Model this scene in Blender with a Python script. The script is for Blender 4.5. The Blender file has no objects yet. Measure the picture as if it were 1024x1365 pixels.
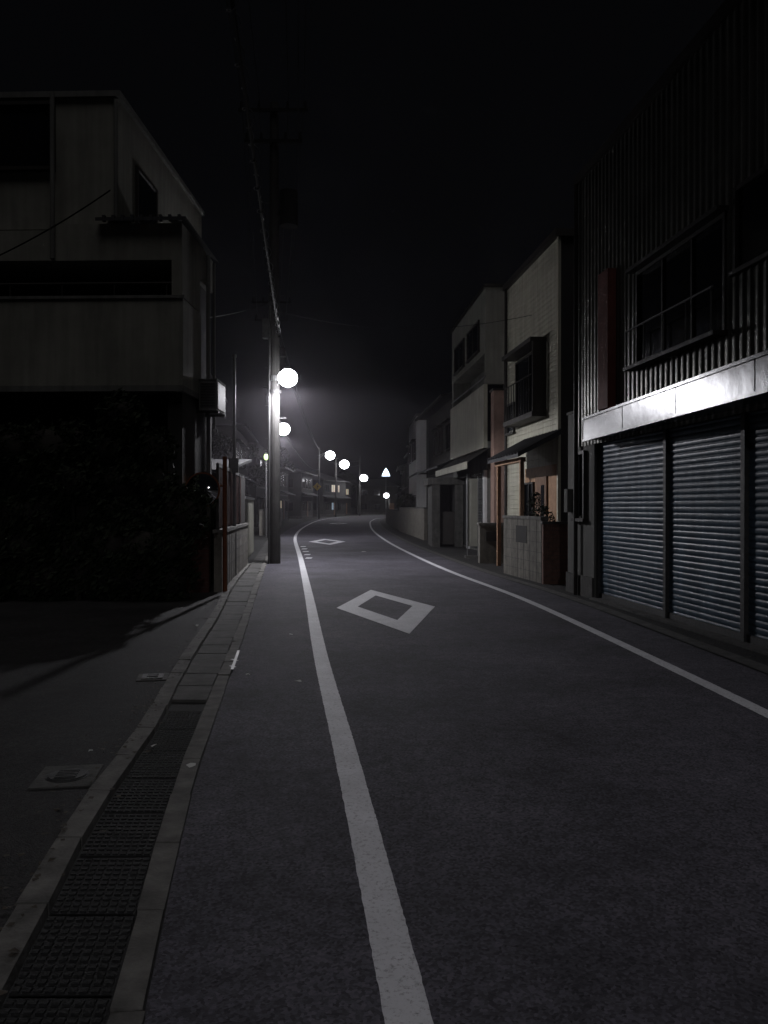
import bpy, bmesh, math, random
from mathutils import Vector, Matrix, noise
R=random.Random(7)
S=bpy.context.scene
S.view_settings.view_transform='Standard'
try: S.view_settings.look='None'
except: pass
S.view_settings.exposure=0
# ---------------------------------------------------------------- materials
def mat(name,col,rough=0.8,metal=0.0,var=0.25,scale=3.0,bump=0.2,bscale=60.0,streak=0.0,col2=None,spec=0.4,dist=0.01):
    m=bpy.data.materials.new(name); m.use_nodes=True
    n=m.node_tree.nodes; l=m.node_tree.links; p=n['Principled BSDF']
    tc=n.new('ShaderNodeTexCoord')
    nz=n.new('ShaderNodeTexNoise'); nz.inputs['Scale'].default_value=scale; nz.inputs['Detail'].default_value=6; nz.inputs['Roughness'].default_value=0.65
    l.new(tc.outputs['Object'],nz.inputs['Vector'])
    cr=n.new('ShaderNodeValToRGB'); e=cr.color_ramp.elements
    c2=col2 or tuple(c*(1-var) for c in col); c1=tuple(min(1,c*(1+var*0.6)) for c in col)
    e[0].position=0.3; e[0].color=(*c2,1); e[1].position=0.7; e[1].color=(*c1,1)
    l.new(nz.outputs['Fac'],cr.inputs['Fac']); out=cr.outputs['Color']
    if streak>0:
        mp=n.new('ShaderNodeMapping'); mp.inputs['Scale'].default_value=(5,5,0.35); l.new(tc.outputs['Object'],mp.inputs['Vector'])
        n2=n.new('ShaderNodeTexNoise'); n2.inputs['Scale'].default_value=1.6; n2.inputs['Detail'].default_value=5; l.new(mp.outputs['Vector'],n2.inputs['Vector'])
        r2=n.new('ShaderNodeValToRGB'); r2.color_ramp.elements[0].position=0.35; r2.color_ramp.elements[1].position=0.65
        r2.color_ramp.elements[0].color=(1-streak,)*3+(1,); l.new(n2.outputs['Fac'],r2.inputs['Fac'])
        mx=n.new('ShaderNodeMixRGB'); mx.blend_type='MULTIPLY'; mx.inputs['Fac'].default_value=1
        l.new(out,mx.inputs['Color1']); l.new(r2.outputs['Color'],mx.inputs['Color2']); out=mx.outputs['Color']
    l.new(out,p.inputs['Base Color'])
    p.inputs['Roughness'].default_value=rough; p.inputs['Metallic'].default_value=metal
    p.inputs['Specular IOR Level'].default_value=spec
    if bump>0:
        nb=n.new('ShaderNodeTexNoise'); nb.inputs['Scale'].default_value=bscale; nb.inputs['Detail'].default_value=4
        l.new(tc.outputs['Object'],nb.inputs['Vector'])
        b=n.new('ShaderNodeBump'); b.inputs['Strength'].default_value=bump; b.inputs['Distance'].default_value=dist
        l.new(nb.outputs['Fac'],b.inputs['Height']); l.new(b.outputs['Normal'],p.inputs['Normal'])
    return m
def emis(name,col,st):
    m=bpy.data.materials.new(name); m.use_nodes=True; p=m.node_tree.nodes['Principled BSDF']
    p.inputs['Base Color'].default_value=(*col,1)
    p.inputs['Emission Color'].default_value=(*col,1); p.inputs['Emission Strength'].default_value=st
    try: m.cycles.emission_sampling='NONE'
    except: pass
    return m
def asphalt(name,base,crack=0.5):
    m=mat(name,base,0.85,0,0.5,0.7,0.55,140,spec=0.22)
    n=m.node_tree.nodes; l=m.node_tree.links; p=n['Principled BSDF']; tc=[x for x in n if x.type=='TEX_COORD'][0]
    src=p.inputs['Base Color'].links[0].from_socket
    v=n.new('ShaderNodeTexVoronoi'); v.inputs['Scale'].default_value=85; l.new(tc.outputs['Object'],v.inputs['Vector'])
    r=n.new('ShaderNodeValToRGB'); r.color_ramp.elements[0].color=(0.35,0.35,0.35,1); r.color_ramp.elements[1].color=(1.75,1.75,1.75,1)
    l.new(v.outputs['Color'],r.inputs['Fac'])
    mx=n.new('ShaderNodeMixRGB'); mx.blend_type='MULTIPLY'; mx.inputs['Fac'].default_value=1
    l.new(src,mx.inputs['Color1']); l.new(r.outputs['Color'],mx.inputs['Color2'])
    v2=n.new('ShaderNodeTexNoise'); v2.inputs['Scale'].default_value=9; v2.inputs['Detail'].default_value=6; l.new(tc.outputs['Object'],v2.inputs['Vector'])
    r2=n.new('ShaderNodeValToRGB'); r2.color_ramp.elements[0].position=.3; r2.color_ramp.elements[0].color=(0.75,)*3+(1,); r2.color_ramp.elements[1].position=.7;r2.color_ramp.elements[1].color=(1.12,)*3+(1,)
    l.new(v2.outputs['Fac'],r2.inputs['Fac'])
    m2=n.new('ShaderNodeMixRGB'); m2.blend_type='MULTIPLY'; m2.inputs['Fac'].default_value=1
    l.new(mx.outputs['Color'],m2.inputs['Color1']); l.new(r2.outputs['Color'],m2.inputs['Color2'])
    l.new(m2.outputs['Color'],p.inputs['Base Color'])
    return m
M={}
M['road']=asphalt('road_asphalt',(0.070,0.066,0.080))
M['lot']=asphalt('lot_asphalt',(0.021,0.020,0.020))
M['ground']=mat('ground_soil',(0.015,0.015,0.014),0.95,0,0.4,1.5,0.5,30)
def paintmat():
    m=mat('road_paint',(0.56,0.56,0.585),0.7,0,0.15,4,0.3,120)
    n=m.node_tree.nodes; l=m.node_tree.links; p=n['Principled BSDF']; tc=[x for x in n if x.type=='TEX_COORD'][0]
    src=p.inputs['Base Color'].links[0].from_socket
    a=n.new('ShaderNodeTexNoise'); a.inputs['Scale'].default_value=55; a.inputs['Detail'].default_value=8; a.inputs['Roughness'].default_value=0.75; l.new(tc.outputs['Object'],a.inputs['Vector'])
    r=n.new('ShaderNodeValToRGB'); r.color_ramp.elements[0].position=0.33; r.color_ramp.elements[1].position=0.48
    l.new(a.outputs['Fac'],r.inputs['Fac'])
    mx=n.new('ShaderNodeMixRGB'); mx.inputs['Color1'].default_value=(0.2,0.195,0.2,1); l.new(r.outputs['Color'],mx.inputs['Fac']); l.new(src,mx.inputs['Color2'])
    l.new(mx.outputs['Color'],p.inputs['Base Color']); return m
M['paint']=paintmat()
M['conc']=mat('concrete',(0.125,0.12,0.11),0.9,0,0.5,6,0.5,70,0.3)
M['conc_d']=mat('concrete_dark',(0.07,0.068,0.063),0.9,0,0.5,5,0.5,60,0.35)
M['grate']=mat('drain_cover',(0.010,0.010,0.010),0.85,0.1,0.5,14,0.7,90)
M['iron']=mat('cast_iron',(0.045,0.045,0.045),0.6,0.3,0.4,20,0.5,90)
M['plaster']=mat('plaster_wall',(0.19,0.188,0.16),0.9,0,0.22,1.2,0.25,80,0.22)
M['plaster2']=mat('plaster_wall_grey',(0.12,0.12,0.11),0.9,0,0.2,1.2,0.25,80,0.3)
M['shade']=mat('stained_wall_shaded',(0.028,0.027,0.025),0.9,0,0.3,1.2,0.25,80,0.3)  # darkness of the left house's recess put into the colour; streak stains too
M['siding']=mat('siding_ivory',(0.36,0.35,0.28),0.7,0,0.15,2,0.1,40,0.25)
M['corr']=mat('corrugated_steel',(0.20,0.20,0.178),0.38,0.6,0.3,1.5,0.2,7,0.3,dist=0.02)
M['shut']=mat('shutter_steel',(0.085,0.125,0.165),0.36,0.0,0.35,2.0,0.2,9,0.35,dist=0.02,spec=.07)
M['alu']=mat('fascia_aluminium',(0.13,0.133,0.135),0.24,0.6,0.35,2,0.25,5,0.3)
M['steel']=mat('galvanised_steel',(0.15,0.15,0.15),0.55,0.6,0.2,8,0.1,60)
M['red']=mat('red_brown_panel',(0.20,0.065,0.052),0.7,0,0.25,5,0.2,50,0.2,spec=.2)
M['redf']=mat('dark_red_fence',(0.06,0.024,0.02),0.75,0,0.25,5,0.2,50,0.2,spec=.15)
M['pink']=mat('pink_beige_render',(0.30,0.20,0.16),0.85,0,0.2,4,0.3,70,0.15)
M['brown']=mat('brown_timber',(0.15,0.085,0.05),0.7,0,0.35,8,0.3,50,0.2)
M['tan']=mat('tan_timber',(0.32,0.19,0.11),0.7,0,0.3,8,0.3,50,0.2)
M['brick']=mat('brown_brick',(0.13,0.068,0.052),0.85,0,0.35,9,0.4,50,0.2)
M['dark']=mat('dark_siding',(0.016,0.0145,0.0135),0.85,0,0.3,2,0.2,50)
M['roof']=mat('roof_tile',(0.018,0.018,0.02),0.7,0,0.3,6,0.4,40)
M['glass']=mat('window_glass',(0.008,0.009,0.011),0.12,0,0.1,1,0,1,spec=0.5)
M['frame']=mat('window_frame',(0.03,0.027,0.025),0.55,0.3,0.2,6,0.1,60,spec=.25)
M['pole']=mat('concrete_pole',(0.040,0.039,0.037),0.9,0,0.3,3,0.3,90,0.25,spec=.1)
M['hard']=mat('pole_hardware',(0.010,0.010,0.010),0.8,0.0,0.3,10,0,1,spec=.08)
M['cable']=mat('cable_rubber',(0.010,0.010,0.010),0.6,0,0.2,10,0,1,spec=.15)
M['cablel']=mat('cable_hanger_grey',(0.14,0.14,0.14),0.35,0.3,0.2,10,0,1)
M['orange']=mat('orange_paint',(0.12,0.042,0.02),0.6,0,0.3,8,0.1,60,spec=.15)
M['mirror']=mat('mirror_face',(0.75,0.75,0.75),0.06,1.0,0.02,3,0.02,4)
M['leaf']=mat('foliage_leaf',(0.016,0.021,0.011),0.8,0,0.5,5,0,1,spec=.2)
M['bark']=mat('bark',(0.02,0.017,0.014),0.95,0,0.3,9,0.8,40)
M['white']=mat('white_paint',(0.5,0.5,0.5),0.5,0,0.1,5,0.1,40,0.15)
M['yellow']=mat('yellow_sign',(0.6,0.42,0.04),0.5,0,0.1,5,0,1)
M['block']=mat('block_wall',(0.15,0.14,0.12),0.92,0,0.4,5,0.5,60,0.35)
M['paper']=mat('paper',(0.45,0.45,0.43),0.8,0,0.1,5,0.1,50)
M['lamp']=emis('lamp_lens',(0.95,0.95,1.0),30)
M['litw']=emis('lit_window',(1.0,0.85,0.65),.2)
M['litc']=emis('lit_window_cool',(0.7,0.85,1.0),.18)
M['green']=emis('green_sign_light',(0.65,0.9,0.35),1.5)
M['signw']=emis('sign_light',(0.75,0.9,1.0),3)
M['amber']=emis('amber_glint',(1.0,0.42,0.12),1.3)  # glow standing in for an amber reflection in the traffic mirror
# ---------------------------------------------------------------- builder
class B:
    def __init__(s,name,O=(0,0),U=(1,0),V=None,z=0):
        s.name=name; u=Vector((U[0],U[1],0)).normalized(); s.u=u
        v=Vector((-u.y,u.x,0)) if V is None else Vector((V[0],V[1],0)).normalized()
        v=(v-u*v.dot(u)).normalized(); s.v=v; s.O=Vector((O[0],O[1],z)); s.parts={}
    def w(s,p): return s.O+s.u*p[0]+s.v*p[1]+Vector((0,0,p[2]))
    def add(s,part,m,vs,fs,smooth=False):
        d=s.parts.setdefault(part,[[],[],[],m,smooth]); k=len(d[0])
        d[0].extend(s.w(p) for p in vs); d[1].extend(tuple(i+k for i in f) for f in fs)
    def box(s,part,m,u0,u1,v0,v1,z0,z1):
        vs=[(u0,v0,z0),(u1,v0,z0),(u1,v1,z0),(u0,v1,z0),(u0,v0,z1),(u1,v0,z1),(u1,v1,z1),(u0,v1,z1)]
        s.add(part,m,vs,[(0,3,2,1),(4,5,6,7),(0,1,5,4),(1,2,6,5),(2,3,7,6),(3,0,4,7)])
    def cyl(s,part,m,p0,p1,r0,r1=None,n=12):
        r1=r0 if r1 is None else r1; a=Vector(p0); b=Vector(p1); d=(b-a).normalized()
        x=d.orthogonal().normalized(); y=d.cross(x); vs=[];fs=[]
        for c,r in ((a,r0),(b,r1)):
            for i in range(n):
                t=2*math.pi*i/n; vs.append(tuple(c+x*(r*math.cos(t))+y*(r*math.sin(t))))
        for i in range(n): j=(i+1)%n; fs.append((i,j,n+j,n+i))
        fs.append(tuple(range(n-1,-1,-1))); fs.append(tuple(range(n,2*n)))
        s.add(part,m,vs,fs)
    def tube(s,part,m,pts,r,n=8):
        for a,b in zip(pts,pts[1:]): s.cyl(part,m,a,b,r,r,n)
    def ell(s,part,m,c,r,seg=16,rings=10,zmin=-1,zmax=1):
        vs=[];fs=[]
        for i in range(rings+1):
            ph=math.asin(zmin)+(math.asin(zmax)-math.asin(zmin))*i/rings
            for j in range(seg):
                t=2*math.pi*j/seg; vs.append((c[0]+r[0]*math.cos(ph)*math.cos(t),c[1]+r[1]*math.cos(ph)*math.sin(t),c[2]+r[2]*math.sin(ph)))
        for i in range(rings):
            for j in range(seg):
                k=(j+1)%seg; fs.append((i*seg+j,i*seg+k,(i+1)*seg+k,(i+1)*seg+j))
        s.add(part,m,vs,fs,True)
    def ridged(s,part,m,u0,u1,z0,z1,v,pitch,depth,vert=True,shape=None):
        a0,a1=(u0,u1) if vert else (z0,z1)
        shape=shape or [(0,0),(0.15,1),(0.5,1),(0.65,0)]
        prof=[]; k=math.floor(a0/pitch)
        while k*pitch<a1:
            for f,h in shape:
                a=(k+f)*pitch
                if a0<a<a1: prof.append((a,h))
            k+=1
        prof=[(a0,prof[0][1])]+prof+[(a1,prof[-1][1])]
        vs=[];fs=[]
        for a,h in prof:
            vv=v+depth*h
            if vert: vs+=[(a,vv,z0),(a,vv,z1)]
            else: vs+=[(u0,vv,a),(u1,vv,a)]
        for i in range(len(prof)-1): fs.append((2*i,2*i+2,2*i+3,2*i+1))
        s.add(part,m,vs,fs)
    def win(s,u0,u1,z0,z1,v=0,face='v',end=0,panes=2,fm=None,gm=None,name='window',t=0.05):
        fm=fm or M['frame']; gm=gm or M['glass']; sg=1 if (face=='v' or end==1) else -1
        def bb(part,m,a0,a1,d0,d1,z0,z1):
            if face=='v': s.box(part,m,a0,a1,v+d0,v+d1,z0,z1)
            else: s.box(part,m,v+min(sg*d0,sg*d1),v+max(sg*d0,sg*d1),a0,a1,z0,z1)
        bb(name+'_glass',gm,u0+t,u1-t,0.004,0.018,z0+t,z1-t)
        bb(name+'_frame',fm,u0,u0+t,0,0.06,z0,z1); bb(name+'_frame',fm,u1-t,u1,0,0.06,z0,z1)
        bb(name+'_frame',fm,u0+t,u1-t,0,0.057,z1-t,z1); bb(name+'_frame',fm,u0-0.04,u1+0.04,0,0.09,z0-t,z0)
        for i in range(1,panes):
            c=u0+(u1-u0)*i/panes; bb(name+'_frame',fm,c-t*.4,c+t*.4,0.02,0.045,z0,z1-t)
    def done(s):
        e=bpy.data.objects.new(s.name,None); S.collection.objects.link(e); e.location=s.O
        inv=Matrix.Translation(-s.O)
        for k,(vs,fs,_,m,sm) in s.parts.items():
            me=bpy.data.meshes.new(k); me.from_pydata([tuple(p) for p in vs],[],fs); me.materials.append(m)
            bm=bmesh.new(); bm.from_mesh(me); bmesh.ops.recalc_face_normals(bm,faces=bm.faces); bm.to_mesh(me); bm.free()
            if sm:
                for p in me.polygons: p.use_smooth=True
            o=bpy.data.objects.new(k,me); S.collection.objects.link(o); o.parent=e; o.matrix_parent_inverse=inv
        return e
def flat(name,m,vs,fs):
    me=bpy.data.meshes.new(name); me.from_pydata(vs,[],fs); me.materials.append(m)
    o=bpy.data.objects.new(name,me); S.collection.objects.link(o); return o
# ---------------------------------------------------------------- curves (D=y distance, X)
def cr(pts,step=0.4):
    P=[Vector((x,d)) for d,x in pts]; P=[2*P[0]-P[1]]+P+[2*P[-1]-P[-2]]; out=[]
    for i in range(1,len(P)-2):
        a,b,c,d=P[i-1:i+3]; n=max(2,int((c-b).length/step))
        lb=(c-b).length; t1=((c-b)/lb*(b-a).length+(b-a)/(b-a).length*lb)/((b-a).length+lb)*lb
        t2=((d-c)/(d-c).length*lb+(c-b)/lb*(d-c).length)/((d-c).length+lb)*lb
        for k in range(n):
            t=k/n; t_2=t*t; t_3=t_2*t
            out.append(b*(2*t_3-3*t_2+1)+t1*(t_3-2*t_2+t)+c*(-2*t_3+3*t_2)+t2*(t_3-t_2))
    out.append(P[-2]); return out
def off(c,o):
    r=[]
    for i,p in enumerate(c):
        t=(c[min(i+1,len(c)-1)]-c[max(i-1,0)]).normalized(); r.append(p+Vector((t.y,-t.x))*o)
    return r
def atD(c,D):
    for a,b in zip(c,c[1:]):
        if a.y<=D<=b.y: return a.x+(b.x-a.x)*(D-a.y)/max(1e-6,b.y-a.y)
    return c[-1].x
LL=cr([(-30,2.9),(-12,1.5),(0,.33),(2.39,.07),(5.08,-.245),(7.33,-.526),(13.2,-1.19),(22,-2.2),(41,-4.4),(66,-6.1),(92,-6.9),(105,-6.6),(118,-5.2),(130,-2),(138,4),(143,12),(147,32)])
RL=cr([(-30,5.2),(-12,3.5),(0,2.95),(5.9,2.75),(8.9,2.57),(13.2,2.24),(18.3,1.58),(27.5,.70),(44.6,-.4),(66,-1.1),(87,-1.25),(105,-.3),(116,2.5),(124,7),(130,14),(134,32)])
LE=cr([(-30,2.2),(-12,.7),(0,-.42),(2.39,-.70),(3.79,-.93),(6,-1.21),(8.46,-1.49),(14.3,-2.2),(20.6,-2.95),(41,-5.2),(66,-6.95),(92,-7.8),(106,-7.5),(119,-6),(131,-2.8),(139,3.5),(144,12),(148,32)])
LO=cr([(-30,1.6),(-12,.15),(0,-.90),(2.68,-1.27),(3.79,-1.44),(5.6,-1.62),(7,-1.82),(11.4,-2.35),(14.3,-2.75),(20.6,-3.45),(41,-5.7),(66,-7.45),(92,-8.3),(107,-8),(120,-6.4),(132,-3.2),(140,3.2),(145,12),(149,32)])
def resample(c,n):
    L=[0]
    for a,b in zip(c,c[1:]): L.append(L[-1]+(b-a).length)
    out=[];j=0
    for i in range(n):
        t=L[-1]*i/(n-1)
        while j<len(L)-2 and L[j+1]<t: j+=1
        f=(t-L[j])/max(1e-9,L[j+1]-L[j]); out.append(c[j]+(c[j+1]-c[j])*min(1,f))
    return out
def ribbon(name,m,a,b,z,n=400,jit=0):
    A=resample(a,n);C=resample(b,n);vs=[];fs=[]
    for p,q in zip(A,C):
        vs+=[(p.x+R.uniform(-jit,jit),p.y,z),(q.x+R.uniform(-jit,jit),q.y,z)]
    for i in range(len(A)-1): fs.append((2*i,2*i+1,2*i+3,2*i+2))
    return flat(name,m,vs,fs)
flat('ground',M['ground'],[(-900,-900,0),(900,-900,0),(900,900,0),(-900,900,0)],[(0,1,2,3)])
ribbon('road',M['road'],LE,off(RL,0.72),0.008)
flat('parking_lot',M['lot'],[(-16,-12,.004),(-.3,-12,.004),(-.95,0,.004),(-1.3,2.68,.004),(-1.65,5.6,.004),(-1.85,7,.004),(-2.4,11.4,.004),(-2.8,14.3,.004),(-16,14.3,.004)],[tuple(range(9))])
ribbon('edge_line',M['paint'],off(LL,-.070),off(LL,.070),0.013,6000,0.0022)
ribbon('edge_line',M['paint'],off(RL,-.062),off(RL,.062),0.013,5000,0.0022)
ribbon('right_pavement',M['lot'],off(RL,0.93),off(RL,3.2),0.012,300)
def blocks(name,m,a,b,z0,z1,d0,d1,L=0.6,gap=0.006,jz=0.004):
    bb=B(name); y=d0
    def pt(c,y): return (atD(c,y),y)
    while y<d1:
        y2=min(y+L,d1); q=[pt(a,y+gap),pt(b,y+gap),pt(b,y2-gap),pt(a,y2-gap)]; dz=R.uniform(-jz,jz)
        vs=[(x+R.uniform(-.006,.006),yy,z0) for x,yy in q]; vs+=[(p[0],p[1],z1+dz+R.uniform(-.003,.003)) for p in vs]
        bb.add('blocks',m,vs,[(3,2,1,0),(4,5,6,7),(0,1,5,4),(1,2,6,5),(2,3,7,6),(3,0,4,7)]); y=y2
    return bb.done()
LEi=off(LE,-.10); LOo=off(LO,-.02); LOi=off(LO,.09)
blocks('kerb',M['conc'],LEi,LE,0,.028,-6,40,.6)
blocks('kerb',M['conc'],LOo,LOi,0,.05,-6,21,.6)
blocks('gutter_cover',M['conc_d'],off(LO,.10),off(LE,-.11),0,.02,6.3,40,.5)
dc=B('drain_cover')
y=-4
while y<6.3:
    x0=atD(LO,y)+.10; x1=atD(LE,y)-.11; X0=atD(LO,y+.48)+.10; X1=atD(LE,y+.48)-.11
    if y<6.0:
        dc.add('plates',M['grate'],[(x0,y,.012),(x1,y,.012),(X1,y+.485,.012),(X0,y+.485,.012)],[(0,1,2,3)])
        if y>1.5:
            for i in range(11):
                for j in range(9):
                    f=(i+.5)/11; g=(j+.5)/9; xa=x0+(x1-x0)*g+(X0-x0)*f; ya=y+.48*f
                    dc.box('studs',M['grate'],xa-.012,xa+.012,ya-.012,ya+.012,.012,.018)
    y+=.5
dc.done()
ribbon('right_gutter',M['conc_d'],off(RL,0.735),off(RL,0.92),0.016,600)
def diamond(c,ax,hl,hw,hl2,hw2,o2=0):
    a=Vector(ax).normalized(); b=Vector((a.y,-a.x)); c=Vector(c)
    def ring(l,w,o=0): return [c+a*(l+o),c+b*w+a*o,c-a*(l-o),c-b*w+a*o]
    o=ring(hl,hw);i=ring(hl2,hw2,o2); vs=[(p.x,p.y,.014) for p in o+i]
    return flat('diamond_road_marking',M['paint'],vs,[(k,(k+1)%4,4+(k+1)%4,4+k) for k in range(4)])
diamond((.03,12.15),(-.105,1),2.55,.73,1.5,.41,.12)
diamond((-2.4,34.8),(-.11,1),2.9,.78,1.75,.44)
diamond((-4.0,72),(-.03,1),3,.85,1.7,.45)
bb=B('ladder_road_marking')
for k in range(5):
    D=23.5+k*1.7; x=atD(LL,D); bb.box('bars',M['paint'],x+.12,x+.30,D,D+.5,.0135,.0145)
bb.done()
def cover(name,c,w,ang=0.1,rnd=True):
    b=B(name,c,(math.cos(ang),math.sin(ang)))
    b.box('slab',M['conc_d'],-w,w,-w*1.15,w*1.15,.0045,.012)
    if rnd:
        b.cyl('rim',M['iron'],(0,0,.012),(0,0,.015),w*.72,n=28)
        b.cyl('lid',M['iron'],(0,0,.015),(0,0,.020),w*.62,n=28)
    else: b.box('lid',M['iron'],-w*.7,w*.7,-w*.8,w*.8,.012,.020)
    for i in range(-2,3): b.box('ribs',M['iron'],-w*.35,w*.35,i*w*.17-.006,i*w*.17+.006,.020,.027)
    b.done()
cover('manhole_cover',(-1.75,4.55),.16,.15); cover('water_meter_cover',(-2.02,7.2),.13,.2,False)
lit=B('litter')
for (px,py,sz) in [(398,914,.035),(255,1030,.03),(485,737,.10),(120,1010,.015),(388,850,.03),(262,838,.03),(205,1003,.02),(330,905,.02)]:
    D=1650/(py-675); X=(px-512)*D/1100
    pts=[(X+sz*math.cos(a)*R.uniform(.5,1.2),D+sz*1.8*math.sin(a)*R.uniform(.4,1),.036+R.uniform(-.005,.01)) for a in [0,1,2.1,3.1,4.2,5.2]]
    lit.add('scraps',M['paper'],pts,[tuple(range(6))])
lit.done()
km=B('kerb_paint_mark')
def gp_(px,py): D=1650/(py-675); return ((px-512)*D/1100,D)
for (p,q) in [((318,872),(309,898)),((308,884),(317,886)),((306,893),(314,895))]:
    a=Vector(gp_(*p)); c=Vector(gp_(*q)); t=(c-a).normalized(); o=Vector((t.y,-t.x))*.013
    km.add('paint',M['white'],[(a.x-o.x,a.y-o.y,.037),(a.x+o.x,a.y+o.y,.037),(c.x+o.x,c.y+o.y,.037),(c.x-o.x,c.y-o.y,.037)],[(0,1,2,3)])
km.done()
vs=[];fs=[]
for i in range(1100):
    if R.random()<.7: D=R.uniform(2,20); x=atD(LO,D)+R.gauss(-.05,.10)
    else: D=R.uniform(5,26); x=atD(RL,D)+.8+R.gauss(.1,.15)
    s=R.uniform(.006,.02); a=R.uniform(0,6.28); k=len(vs); z=.048+R.random()*.01
    if x<atD(LO,D)-.03: z=.012
    for t in (0,1.6,3.1,4.7): vs.append((x+s*math.cos(a+t),D+s*math.sin(a+t),z+R.uniform(0,.008)))
    fs.append((k,k+1,k+2,k+3))
flat('fallen_leaves',mat('dry_leaf',(.05,.04,.03),.9,0,.5,20,0,1),vs,fs)
# ---------------------------------------------------------------- left three storey house
h=B('three_storey_house',(-3.4,14),(-1,0.03),(-.09,1))   # u: to the left, v: away from camera
P=M['plaster']
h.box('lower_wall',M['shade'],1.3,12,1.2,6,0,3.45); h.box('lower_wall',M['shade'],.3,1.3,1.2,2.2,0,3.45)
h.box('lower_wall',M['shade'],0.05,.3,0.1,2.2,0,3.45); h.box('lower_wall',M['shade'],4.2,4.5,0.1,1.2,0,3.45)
h.box('balcony_slab',M['plaster2'],0,12,-.05,1.35,3.45,3.55)
h.box('balcony_parapet',P,0,12,-.03,.12,3.55,5.02); h.box('balcony_parapet',P,0,.15,.12,1.2,3.55,5.02)
h.box('balcony_coping',M['plaster2'],-.03,12,-.06,.15,5.02,5.07)
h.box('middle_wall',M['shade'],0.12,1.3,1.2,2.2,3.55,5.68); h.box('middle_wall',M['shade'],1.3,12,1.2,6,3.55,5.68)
h.box('balcony_pier',P,0.02,.2,.0,1.2,5.07,5.68)
h.box('band_wall',P,0.02,1.25,0,2.2,5.68,6.3); h.box('band_wall',P,1.25,2.3,0,6,5.68,6.3); h.box('band_wall',P,2.3,12,.0,6,5.685,6.2)
h.box('tower_wall',P,1.2,12,.25,6,6.3,8.55)
h.box('roof_coping',M['plaster2'],1.14,12,.18,6.06,8.55,8.65)
h.add('lean_to_roof',M['roof'],[(-.08,-.15,6.3),(1.45,-.15,6.3),(1.25,.9,6.72),(.55,.9,6.72),(-.08,2.3,6.3),(.55,2.0,6.72),(-.08,-.15,6.36),(1.45,-.15,6.36)],[(6,7,2,3),(6,3,5,4),(0,1,7,6)])
for i in range(9):
    u=-.0+i*.16; h.box('lean_to_tiles',M['roof'],u,u+.05,-.17,-.1,6.29,6.39)
h.cyl('downpipe',M['plaster2'],(2.22,-.05,5.7),(2.22,-.05,8.5),.04); h.cyl('downpipe',M['frame'],(1.22,.2,6.3),(1.22,.2,8.5),.035)
h.cyl('downpipe',M['frame'],(-.06,1.5,0),(-.06,1.5,6.2),.04); h.cyl('downpipe',M['frame'],(-.05,2.0,3),(-.05,2.0,6.2),.03)
def fwin(b,u0,u1,z0,z1,v,panes=2,fm=None,t=.06,nm='window'):
    fm=fm or M['frame']
    b.box(nm+'_glass',M['glass'],u0,u1,v-.02,v-.005,z0,z1)
    b.box(nm+'_frame',fm,u0-t,u0,v-.09,v,z0-t,z1+t); b.box(nm+'_frame',fm,u1,u1+t,v-.09,v,z0-t,z1+t)
    b.box(nm+'_frame',fm,u0,u1,v-.09,v,z1,z1+t); b.box(nm+'_frame',fm,u0,u1,v-.12,v,z0-t,z0)
    for i in range(1,panes):
        c=u0+(u1-u0)*i/panes; b.box(nm+'_frame',fm,c-.025,c+.025,v-.05,v-.02,z0,z1)
fwin(h,2.35,4.2,7.35,8.42,.25,2,nm='upper_window')
fwin(h,.5,2.2,3.75,5.45,1.2,2,nm='balcony_door'); fwin(h,2.8,5,3.75,5.45,1.2,2,nm='balcony_door')
h.box('side_window',M['glass'],1.17,1.195,1.2,2.3,6.75,7.7)
for a,b_,c,d in [(1.14,2.36,6.69,6.75),(1.14,2.36,7.7,7.76)]: h.box('side_window_frame',M['frame'],1.15,1.2,a,b_,c,d)
h.box('side_window_frame',M['frame'],1.15,1.2,1.14,1.2,6.75,7.7); h.box('side_window_frame',M['frame'],1.15,1.2,2.3,2.36,6.75,7.7)
h.cyl('handrail',M['frame'],(.1,.05,5.3),(12,.05,5.3),.02)
for i in range(14): h.cyl('handrail',M['frame'],(.3+i*.9,.05,5.07),(.3+i*.9,.05,5.3),.012,n=6)
h.done()
ac=B('air_conditioner_unit',(-3.36,15.0),(1,0.0),(.0,1))
ac.box('case',M['plaster2'],.0,.32,0,.8,3.25,3.8); ac.box('top',M['plaster2'],-.01,.33,-.01,.81,3.8,3.82)
ac.box('bracket',M['frame'],-.1,.34,.08,.12,3.2,3.25); ac.box('bracket',M['frame'],-.1,.34,.68,.72,3.2,3.25)
for i in range(9): ac.box('grille',M['frame'],.03,.29,-.012,-.002,3.32+i*.05,3.335+i*.05)
for i in range(18): ac.box('grille',M['frame'],.32,.335,.05,.75,3.29+i*.027,3.303+i*.027)
ac.tube('pipe',M['plaster2'],[(-.0,.9,3.5),(-.05,.95,3.4),(-.06,1.0,2.0)],.03)
ac.done()
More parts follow.
